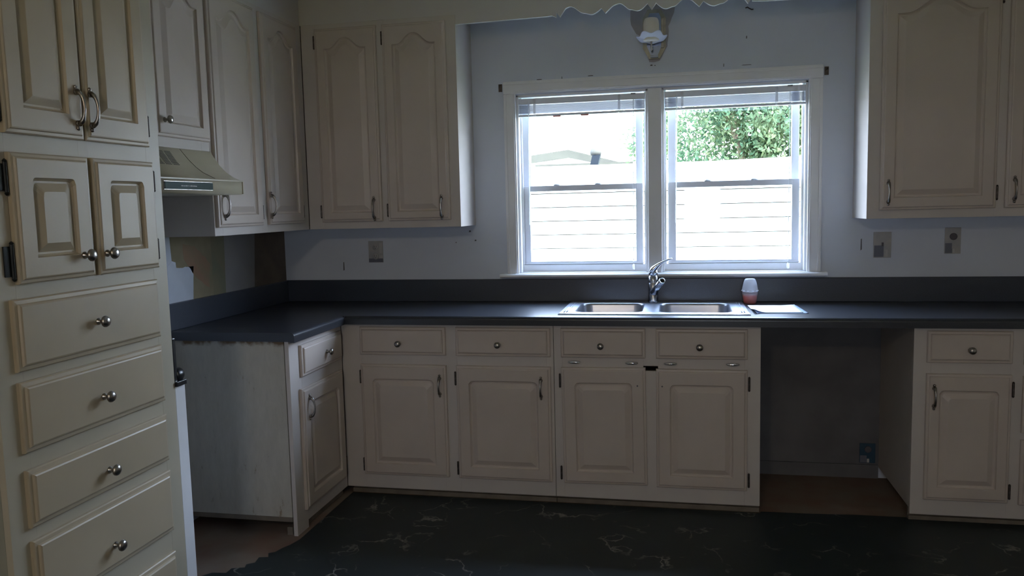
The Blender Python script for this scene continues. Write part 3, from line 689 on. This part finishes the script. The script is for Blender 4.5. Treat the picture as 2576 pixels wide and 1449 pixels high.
# ---- bottle, papers
bt = thing('soap_dispenser', (2.565, -.10, CZ1+.0006), 'small clear plastic dispenser half full of orange gel, beside the sink', 'dispenser')
bo = Vector((2.565, -.10, CZ1+.0006))
bm = NB(); lathe(bm, bo, (0, 0, 1), [(.024, 0), (.030, .004), (.034, .025), (.0375, .050), (.0375, .060)], 24); obj('gel_cup', bm, 'bottle', bt, smooth=True)
bm = NB(); lathe(bm, bo, (0, 0, 1), [(.0225, .002), (.0285, .006), (.0325, .025), (.0345, .042), (0, .0425)], 24); obj('gel', bm, 'liquid', bt, smooth=True, label='orange gel')
bm = NB(); lathe(bm, bo, (0, 0, 1), [(.0385, .060), (.0375, .066), (.0385, .072), (.036, .085), (.031, .108), (.026, .121), (.022, .125), (0, .126)], 24); obj('cap', bm, 'bottle', bt, smooth=True, label='frosted dome cap')
bm = NB()
for i in range(10):
    a = 2*PI*i/10; c = bo+Vector((math.cos(a)*.0375, math.sin(a)*.0375, .066)); lathe(bm, c-Vector((0, 0, .003)), (0, 0, 1), [(.002, 0), (.005, .002), (.005, .004), (.002, .006)], 8)
obj('grip_beads', bm, 'dish', bt, smooth=True)

def sheet(name, poly, z, m, label, cur=0.0, N=14):
    # poly: 4 corners (x,y) ; gentle curl
    bm = NB(); g = []; p0, p1, p2, p3 = [Vector((*p, 0)) for p in poly]
    for lay in (0, .0007):
        G = []
        for i in range(N+1):
            row = []
            for j in range(N+1):
                s, t_ = i/N, j/N; p = p0.lerp(p1, s).lerp(p3.lerp(p2, s), t_)
                h = cur*(max(0, .25-s)/.25)**2*max(0, .5-t_)*2 + cur*.24*max(0, s-.75)*4*max(0, t_-.6)*2.5
                row.append(bm.verts.new((p.x, p.y, z+h+lay)))
            G.append(row)
        g.append(G)
    for i in range(N):
        for j in range(N):
            bm.faces.new((g[1][i][j], g[1][i+1][j], g[1][i+1][j+1], g[1][i][j+1])); bm.faces.new((g[0][i][j], g[0][i][j+1], g[0][i+1][j+1], g[0][i+1][j]))
        for a, b, c, d in ((g[0][i][0], g[0][i+1][0], g[1][i+1][0], g[1][i][0]), (g[0][i][N], g[0][i+1][N], g[1][i+1][N], g[1][i][N]), (g[0][0][i], g[0][0][i+1], g[1][0][i+1], g[1][0][i]), (g[0][N][i], g[0][N][i+1], g[1][N][i+1], g[1][N][i])):
            bm.faces.new((a, b, c, d))
    return obj(name, bm, m, smooth=True, label=label, cat='paper')
sheet('paper', [(2.566, -.478), (2.790, -.472), (2.775, -.180), (2.560, -.19)], CZ1+.0012, 'bluepaper', 'pale blue sheet showing at the edges beneath the white paper')
sheet('paper', [(2.556, -.470), (2.770, -.455), (2.765, -.195), (2.545, -.195)], CZ1+.0032, 'paper', 'blank white sheet of paper lying on the worktop right of the sink', .016)

# ---- pantry
PP = Plane('x', .576)
t = thing('pantry_cabinet', (.29, -2.275, 0), 'tall cream pantry cupboard at the far left with four doors over a bank of drawers', 'cabinet')
obj('carcass', carcass_mesh(PP, -2.626, -1.926, .003, 2.37, -.574), 'darkwall', t)
obj('face_frame', frame_mesh(PP, 0, 0, 0, 0, [(-2.626, -2.545, .003, 2.37), (-1.995, -1.926, .003, 2.37), (-2.29, -2.25, 1.24, 2.37)],
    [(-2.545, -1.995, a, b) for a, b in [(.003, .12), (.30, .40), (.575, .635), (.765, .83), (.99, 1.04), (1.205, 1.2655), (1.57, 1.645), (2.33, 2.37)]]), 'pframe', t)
for (a, b, px, dx) in [(-2.551, -2.277, -2.306, 0), (-2.271, -1.990, -2.252, 0)]:
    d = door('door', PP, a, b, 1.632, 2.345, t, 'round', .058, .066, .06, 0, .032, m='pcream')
    pull(PP, px, 1.718, d, .088)
    if px > -2.3: hinge(PP, b+.006, 1.697, d)
    else: hinge(PP, a-.006, 1.70, d, 'blackhinge', .07, 2)
for (a, b, kx) in [(-2.545, -2.271, -2.318), (-2.254, -1.981, -2.226)]:
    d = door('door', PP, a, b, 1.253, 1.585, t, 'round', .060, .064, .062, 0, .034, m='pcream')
    knob(PP, kx, 1.313, d, r=.017)
    if kx > -2.3: hinge(PP, b+.007, 1.312, d); hinge(PP, b+.007, 1.526, d)
    else: hinge(PP, a-.008, 1.522, d, 'blackhinge', .075, 2); hinge(PP, a-.008, 1.312, d, 'blackhinge', .085, 2)
for (a, b, kz) in [(1.032, 1.216, 1.122), (.822, 1.005, .904), (.625, .777, .687), (.388, .590, .460), (.118, .316, .22)]:
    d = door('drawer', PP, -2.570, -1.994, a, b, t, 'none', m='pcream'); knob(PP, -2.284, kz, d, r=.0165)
bx('filler_panel', (0.004, -1.925, 0.003), (.576, -1.871, .849), 'trimw', t, bev=.002, label='white filler panel')
tb = thing('stove_bracket', (.56, -1.90, .8495), 'black metal bracket with a round knob, standing against the pantry side by the range gap', 'bracket')
bx('plate', (.40, -1.9245, .8495), (.576, -1.908, 1.012), 'black', tb, bev=.003)
bm = NB(); lathe(bm, (.560, -1.9075, .884), (0, 1, 0), [(.020, 0), (.022, .004), (.022, .030), (.019, .034), (0, .035)], 20); obj('knob', bm, 'black', tb, smooth=True)
bx('foot', (.545, -1.925, .8495), (.585, -1.872, .866), 'black', tb, bev=.002)

# ---- range hood
hd = thing('range_hood', (.2, -1.56, 1.495), 'almond under-cabinet range hood with a dark control strip', 'hood')
bm = NB(); Y0, Y1 = -1.922, -1.207
prof = [(0, 1.495), (.440, 1.495), (.452, 1.499), (.452, 1.548), (.444, 1.553), (.412, 1.566), (.380, 1.588), (.350, 1.618), (.328, 1.650), (.312, 1.675), (0, 1.675)]
prism(bm, [(x, Y0, z) for x, z in prof], (0, Y1-Y0, 0)); obj('shell', bm, 'hood', hd, smooth=True)
bm = NB(); box(bm, (.450, Y0, 1.546), (.456, Y1, 1.552), .001); box(bm, (.450, Y1-.006, 1.497), (.456, Y1, 1.552), .001); obj('lip_trim', bm, 'hood', hd)
bm = NB(); box(bm, (.4505, -1.738, 1.5075), (.4550, -1.433, 1.5395), .001); o = obj('control_bezel', bm, 'nickel', hd)
bx('control_strip', (.4550, -1.735, 1.510), (.4570, -1.436, 1.537), 'hooddark', hd, label='dark green control strip')
bm = NB()
yy = -1.640
for i in range(9):
    l_ = random.uniform(.006, .014); box(bm, (.4570, yy, 1.5225-random.uniform(.0006, .0015)), (.4573, yy+l_, 1.5225+random.uniform(.0006, .0018))); yy += l_+.002
obj('control_legend', bm, 'outletw', hd, label='faint illegible pale legend')
def hoodx(z):
    pr = prof[4:10]
    for (x0, z0), (x1, z1) in zip(pr, pr[1:]):
        if z0 <= z <= z1: return x0+(x1-x0)*(z-z0)/(z1-z0)
    return .33
bm = NB()
for c in range(5):
    for r in range(12):
        z = 1.606+r*.0046; y = -1.500-c*.046
        x = hoodx(z); box(bm, (x-.006, y-.036, z), (x+.0012, y, z+.0022))
obj('vent_slots', bm, 'hoodslot', hd, kind='stuff')
bm = NB()
for z_ in range(12):
    pass
pts = [(hoodx(z)+.0003, -1.385+(z-1.553)*-.30, z) for z in (1.556, 1.58, 1.60, 1.63, 1.66, 1.673)]
tube(bm, pts, .0008, 5); obj('panel_seam', bm, 'hoodslot', hd)

# ---- scalloped valance
x0, x1 = 1.136, 3.059; cx = 2.095; per = .2205
def zval(x):
    s = abs(x-cx)
    if s > .456: return 2.323
    tips = [0, .219, .437]
    # piecewise profile from the centre outwards
    P = [(0, 2.327), (.020, 2.357), (.066, 2.327), (.100, 2.335), (.150, 2.366), (.185, 2.356), (.218, 2.326), (.237, 2.350), (.285, 2.325), (.320, 2.333), (.385, 2.368), (.410, 2.360), (.437, 2.323), (.456, 2.349), (.4561, 2.323)]
    for (a, za), (b, zb) in zip(P, P[1:]):
        if a <= s <= b:
            u = (s-a)/(b-a)
            sharp = (a in (0, .218, .437)) or (b in (.218, .437, .456))
            if a in (.020, .237): u2 = math.sin(u*PI/2)
            elif b in (.150, .385): u2 = u*u*(3-2*u)
            elif a in (.150, .385): u2 = u*u
            elif sharp: u2 = u
            else: u2 = u*u*(3-2*u)
            return za+(zb-za)*u2
    return 2.323
xs = sorted(set([x0, x1]+[cx+s*k for k in [i*.004 for i in range(115)]+[.020, .218, .237, .437, .456, .4561, .475, .50] for s in (-1, 1)]))
def zv2(x):
    s = abs(x-cx)
    if s > .4561: return 2.330+.004*min(1, max(0, (.50-s)/.04)) - (.007 if s > .50 else 0)
    return zval(x)
bm = NB(); fr = [[bm.verts.new((x, y, z)) for x, z in [(x, zv2(x)) for x in xs]] for y in (-.3072, -.289)]; tp = [[bm.verts.new((x, y, 2.56)) for x in xs] for y in (-.3072, -.289)]
for i in range(len(xs)-1):
    bm.faces.new((fr[0][i], fr[0][i+1], tp[0][i+1], tp[0][i])); bm.faces.new((fr[1][i], fr[1][i+1], tp[1][i+1], tp[1][i]))
    bm.faces.new((fr[0][i], fr[0][i+1], fr[1][i+1], fr[1][i])); bm.faces.new((tp[0][i], tp[0][i+1], tp[1][i+1], tp[1][i]))
for i in (0, -1): bm.faces.new((fr[0][i], tp[0][i], tp[1][i], fr[1][i]))
obj('valance', bm, 'soffit', label='white scalloped wooden valance spanning above the window between the wall cupboards', cat='valance')

# ---- wall lamp
lp = thing('wall_lamp', (2.097, -.005, 2.15), 'old candle-style wall lamp with a scalloped glass dish above the window', 'lamp')
bm = NB(); pl_ = [(2.040, 2.205), (2.071, 2.150), (2.124, 2.150), (2.155, 2.205), (2.155, 2.350), (2.130, 2.395), (2.064, 2.395), (2.040, 2.350)]
prism(bm, [(x, -.001, z) for x, z in pl_], (0, -.012, 0)); obj('backplate', bm, 'brass', lp)
bm = NB(); pl2 = [(2.060, 2.212), (2.080, 2.166), (2.115, 2.166), (2.135, 2.212), (2.135, 2.345), (2.120, 2.375), (2.075, 2.375), (2.060, 2.345)]
prism(bm, [(x, -.0131, z) for x, z in pl2], (0, -.002, 0)); obj('mirror_inset', bm, 'mirror', lp, label='bluish mirrored inset')
bx('edge_flange', (2.132, -.030, 2.20), (2.146, -.013, 2.345), 'brass', lp, bev=.002)
bm = NB(); box(bm, (2.078, -.032, 2.152), (2.118, -.013, 2.164), .002); obj('lower_clip', bm, 'mirror', lp)
bm = NB(); tube(bm, [(2.087, -.013, 2.20), (2.086, -.05, 2.188), (2.085, -.085, 2.200), (2.085, -.09, 2.222)], .0055, 10); obj('arm', bm, 'brass', lp, smooth=True)
bm = NB(); lathe(bm, (2.085, -.09, 2.222), (0, 0, 1), [(.022, 0), (.039, .004), (.0395, .010), (.0385, .085), (.036, .100), (.031, .110), (.027, .112), (.025, .108), (0, .1)], 28); obj('candle_sleeve', bm, 'candle', lp, smooth=True)
bm = NB(); n = 48; rings = []
for r, h, am in [(.008, -.006, 0), (.030, -.005, 0), (.054, -.001, .03), (.070, .008, .07), (.072, .010, .07), (.056, .003, .03), (.030, -.001, 0), (.008, -.002, 0)]:
    rings.append([bm.verts.new((2.087+(r*(1+am*math.cos(6*2*PI*i/n)))*math.cos(2*PI*i/n), -.092+(r*(1+am*math.cos(6*2*PI*i/n)))*math.sin(2*PI*i/n), 2.232+h+am*.09*math.cos(12*PI*i/n))) for i in range(n)])
for p, q in zip(rings, rings[1:]+rings[:1]):
    for i in range(n): j = (i+1) % n; bm.faces.new((p[i], p[j], q[j], q[i]))
R_ = Matrix.Rotation(-.22, 3, 'X'); pc = Vector((2.087, -.092, 2.232))
for v in bm.verts: v.co = pc+R_ @ (v.co-pc)
obj('drip_dish', bm, 'dish', lp, smooth=True, label='scalloped frosted glass dish')

# ---- outlets
def outlet(x0, x1, z0, z1, label, style, wallm='plate'):
    t = thing('wall_outlet', ((x0+x1)/2, 0, (z0+z1)/2), label, 'outlet')
    m_ = wallm; cx_ = (x0+x1)/2; cz_ = (z0+z1)/2
    bx('mounting_plate', (x0, -.006, z0), (x1, -.0005, z1), m_, t, bev=.0015)
    if style == 'duplex':
        for dz in (-.026, .026):
            bm = NB(); lathe(bm, (cx_, -.006, cz_+dz), (0, -1, 0), [(.017, 0), (.017, .004), (.015, .005)], 18); o = obj('socket', bm, m_, t, smooth=True)
            bm = NB()
            for dx in (-.006, .006): box(bm, (cx_+dx-.001, -.0115, cz_+dz-.001), (cx_+dx+.001, -.0109, cz_+dz+.008))
            lathe(bm, (cx_, -.0109, cz_+dz-.008), (0, -1, 0), [(.0025, 0), (.0025, .0006)], 8); obj('socket_slots', bm, 'scuff', o)
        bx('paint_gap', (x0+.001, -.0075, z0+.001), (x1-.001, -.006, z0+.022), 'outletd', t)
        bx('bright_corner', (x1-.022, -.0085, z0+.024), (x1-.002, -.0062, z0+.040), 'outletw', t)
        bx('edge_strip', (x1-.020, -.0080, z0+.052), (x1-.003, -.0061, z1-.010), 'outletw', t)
    elif style == 'switch':
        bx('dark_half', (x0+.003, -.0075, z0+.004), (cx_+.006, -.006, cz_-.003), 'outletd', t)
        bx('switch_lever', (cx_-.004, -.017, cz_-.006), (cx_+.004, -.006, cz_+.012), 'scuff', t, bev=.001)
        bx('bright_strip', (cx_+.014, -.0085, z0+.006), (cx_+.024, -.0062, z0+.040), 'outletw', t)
    else:
        bm = NB(); lathe(bm, (cx_+.002, -.006, cz_+.020), (0, -1, 0), [(.017, 0), (.017, .004), (.014, .005)], 18); obj('socket', bm, 'scuff', t, smooth=True)
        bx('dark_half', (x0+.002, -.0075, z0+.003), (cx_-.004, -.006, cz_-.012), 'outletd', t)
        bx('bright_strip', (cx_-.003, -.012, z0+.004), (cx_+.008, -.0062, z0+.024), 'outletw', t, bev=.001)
outlet(.511, .596, 1.125, 1.245, 'uncovered grey duplex outlet under the wall cupboard left of the window', 'duplex')
outlet(3.160, 3.242, 1.124, 1.251, 'uncovered wall switch just right of the window above the worktop', 'switch')
outlet(3.484, 3.556, 1.140, 1.267, 'uncovered outlet under the right-hand wall cupboard, at the far right', 'mixed')
outlet(3.115, 3.19, .078, .180, 'dark blue outlet box low on the wall inside the empty dishwasher bay', 'box2', 'blueplate')

def bracket(x, z, label):
    t = thing('curtain_bracket', (x, 0, z), label, 'bracket')
    bx('plate', (x-.010, -.004, z-.020), (x+.010, 0, z+.020), 'hinge', t, bev=.001)
    bm = NB(); tube(bm, [(x, -.003, z+.006), (x, -.022, z+.006), (x, -.028, z+.014)], .003, 8); obj('hook', bm, 'hinge', t, smooth=True)
bracket(1.290, 2.046, 'small grey curtain rod bracket at the upper left corner of the window casing')
bracket(2.929, 2.045, 'small grey curtain rod bracket at the upper right corner of the window casing')
bm = NB(); tube(bm, [(2.545, -.0005, 2.372), (2.553, -.012, 2.372), (2.560, -.014, 2.366), (2.572, -.010, 2.360), (2.580, -.004, 2.362)], .003, 8)
obj('wall_hook', bm, 'hinge', smooth=True, label='tiny dark metal hook on the wall under the right part of the valance', cat='hook')

# ------------------------------------------------------------------ outside
g = thing('outbuilding', (2, 3.5, -.6), 'white lap-sided outbuilding across the yard, seen through the lower window panes', 'building')
proto = None; zb = -.557
z0_ = 1.059-.1155*14
for i in range(20):
    z = z0_+.1155*i
    if proto is None:
        bm = NB(); prism(bm, [(-3.5, 2.505, z), (-3.5, 2.470, z), (-3.5, 2.492, z+.1095), (-3.5, 2.505, z+.1095)], (11, 0, 0)); proto = obj('siding_board', bm, 'siding', g); pl0 = proto.location.copy()
    else:
        c = proto.copy(); COL.objects.link(c); c.location = pl0+Vector((0, 0, .1155*i))
bm = NB(); prism(bm, [(-3.5, 2.455, 1.560), (7.5, 2.455, 1.80), (7.5, 2.455, 1.86), (-3.5, 2.455, 1.605)], (0, .05, 0))
prism(bm, [(-3.5, 2.482, 1.60), (7.5, 2.482, 1.60), (7.5, 2.482, 1.80)], (0, .03, 0)); obj('fascia_board', bm, 'siding', g)
bx('wall_core', (-3.5, 2.505, -.6), (7.5, 4.4, 1.58), 'gap', g)
hz = thing('neighbour_house', (.4, 9.5, -.6), 'pale tan-roofed house far behind the outbuilding, at the left of the window', 'building')
bm = NB(); prism(bm, [(-3.2, 9, 1.90), (.45, 9, 2.32), (1.62, 9, 2.0), (1.62, 9, 1.93), (.45, 9, 2.19), (-3.2, 9, 1.80)], (0, 4, 0)); obj('roof', bm, 'roof', hz)
bm = NB(); prism(bm, [(-2.9, 9.02, -.6), (1.45, 9.02, -.6), (1.45, 9.02, 1.985), (.45, 9.02, 2.245), (-2.9, 9.02, 1.87)], (0, 3.9, 0)); obj('wall', bm, 'siding', hz)
bx('eave_board', (-.1, 8.96, 2.04), (1.5, 9.0, 2.09), 'roof', hz)
vt = thing('roof_vent', (1.36, 3.9, 1.58), 'dark slanted metal vent with a pale domed top, standing on the outbuilding roof', 'vent')
bm = NB(); prism(bm, [(1.30, 3.85, 1.58), (1.37, 3.85, 1.58), (1.455, 3.85, 1.91), (1.375, 3.85, 1.91)], (0, .10, 0)); obj('duct', bm, 'greybox', vt)
bm = NB(); lathe(bm, (1.405, 3.9, 1.91), (0, 0, 1), [(.055, 0), (.06, .03), (.045, .07), (.02, .09), (0, .095)], 14); obj('dome', bm, 'roof', vt, smooth=True)

def leaves(center, rad, n, size, seed, holes=()):
    rnd = random.Random(seed); vs_, fs = [], []
    sub = [(Vector((rnd.gauss(0, .5)*rad[0], rnd.gauss(0, .5)*rad[1], rnd.gauss(0, .5)*rad[2])), rnd.uniform(.25, .5)) for _ in range(60)]
    for i in range(n):
        c0, rr = rnd.choice(sub); p = Vector(center)+c0+Vector((rnd.gauss(0, 1)*rr*.5, rnd.gauss(0, 1)*rr*.5, rnd.gauss(0, 1)*rr*.5))
        d = Vector((rnd.gauss(0, 1), rnd.gauss(0, 1), rnd.gauss(0, .6))).normalized(); e = d.orthogonal().normalized(); e = Matrix.Rotation(rnd.uniform(0, 6.28), 3, d) @ e; f = d.cross(e)
        s = size*rnd.uniform(.6, 1.4); k = len(vs_)
        vs_ += [p-e*s, p-f*s*.45-e*s*.2, p+e*s, p+f*s*.45+e*s*.1]; fs.append((k, k+1, k+2, k+3))
    return vs_, fs
def tree(loc, crown, rad, n, size, m, seed, label, h):
    t = thing('tree', loc, label, 'tree', 'trees beyond the outbuilding')
    vs_, fs = leaves(crown, rad, n, size, seed)
    me = bpy.data.meshes.new('foliage'); base = Vector(loc); me.from_pydata([v-base for v in vs_], [], fs); me.materials.append(M[m])
    o = bpy.data.objects.new('foliage', me); COL.objects.link(o); o.parent = t; o['kind'] = 'stuff'
    rnd = random.Random(seed+5); bm = NB(); b = Vector(loc); c = Vector(crown)
    tube(bm, [b, b.lerp(c, .5)+Vector((.1, 0, 0)), c+Vector((0, 0, rad[2]*.6))], [.14, .10, .03], 10)
    for i in range(9):
        a = b.lerp(c, rnd.uniform(.45, .95)); e = c+Vector((rnd.uniform(-1, 1)*rad[0], rnd.uniform(-.6, .6)*rad[1], rnd.uniform(-.6, 1)*rad[2]))
        tube(bm, [a, a.lerp(e, .5)+Vector((0, 0, .12)), e], [.045, .028, .010], 7)
    obj('trunk', bm, 'bark', t, smooth=True)
tree((3.2, 7.2, -.6), (3.3, 7.2, 2.7), (1.25, .9, .95), 30000, .034, 'leaf', 3, 'dense green leafy tree behind the outbuilding, filling the right window pane', 3.3)
tree((8.6, 8.5, -.6), (8.6, 8.5, 3.0), (1.3, 1.0, 1.2), 12000, .045, 'leaf', 9, 'second green tree farther right beyond the outbuilding', 3.3)
tree((1.30, 15, -.6), (1.42, 15, 3.2), (.5, .6, .9), 1500, .055, 'leafpale', 11, 'sparse haze-paled sapling behind the outbuilding, at the right of the left window', 3.0)
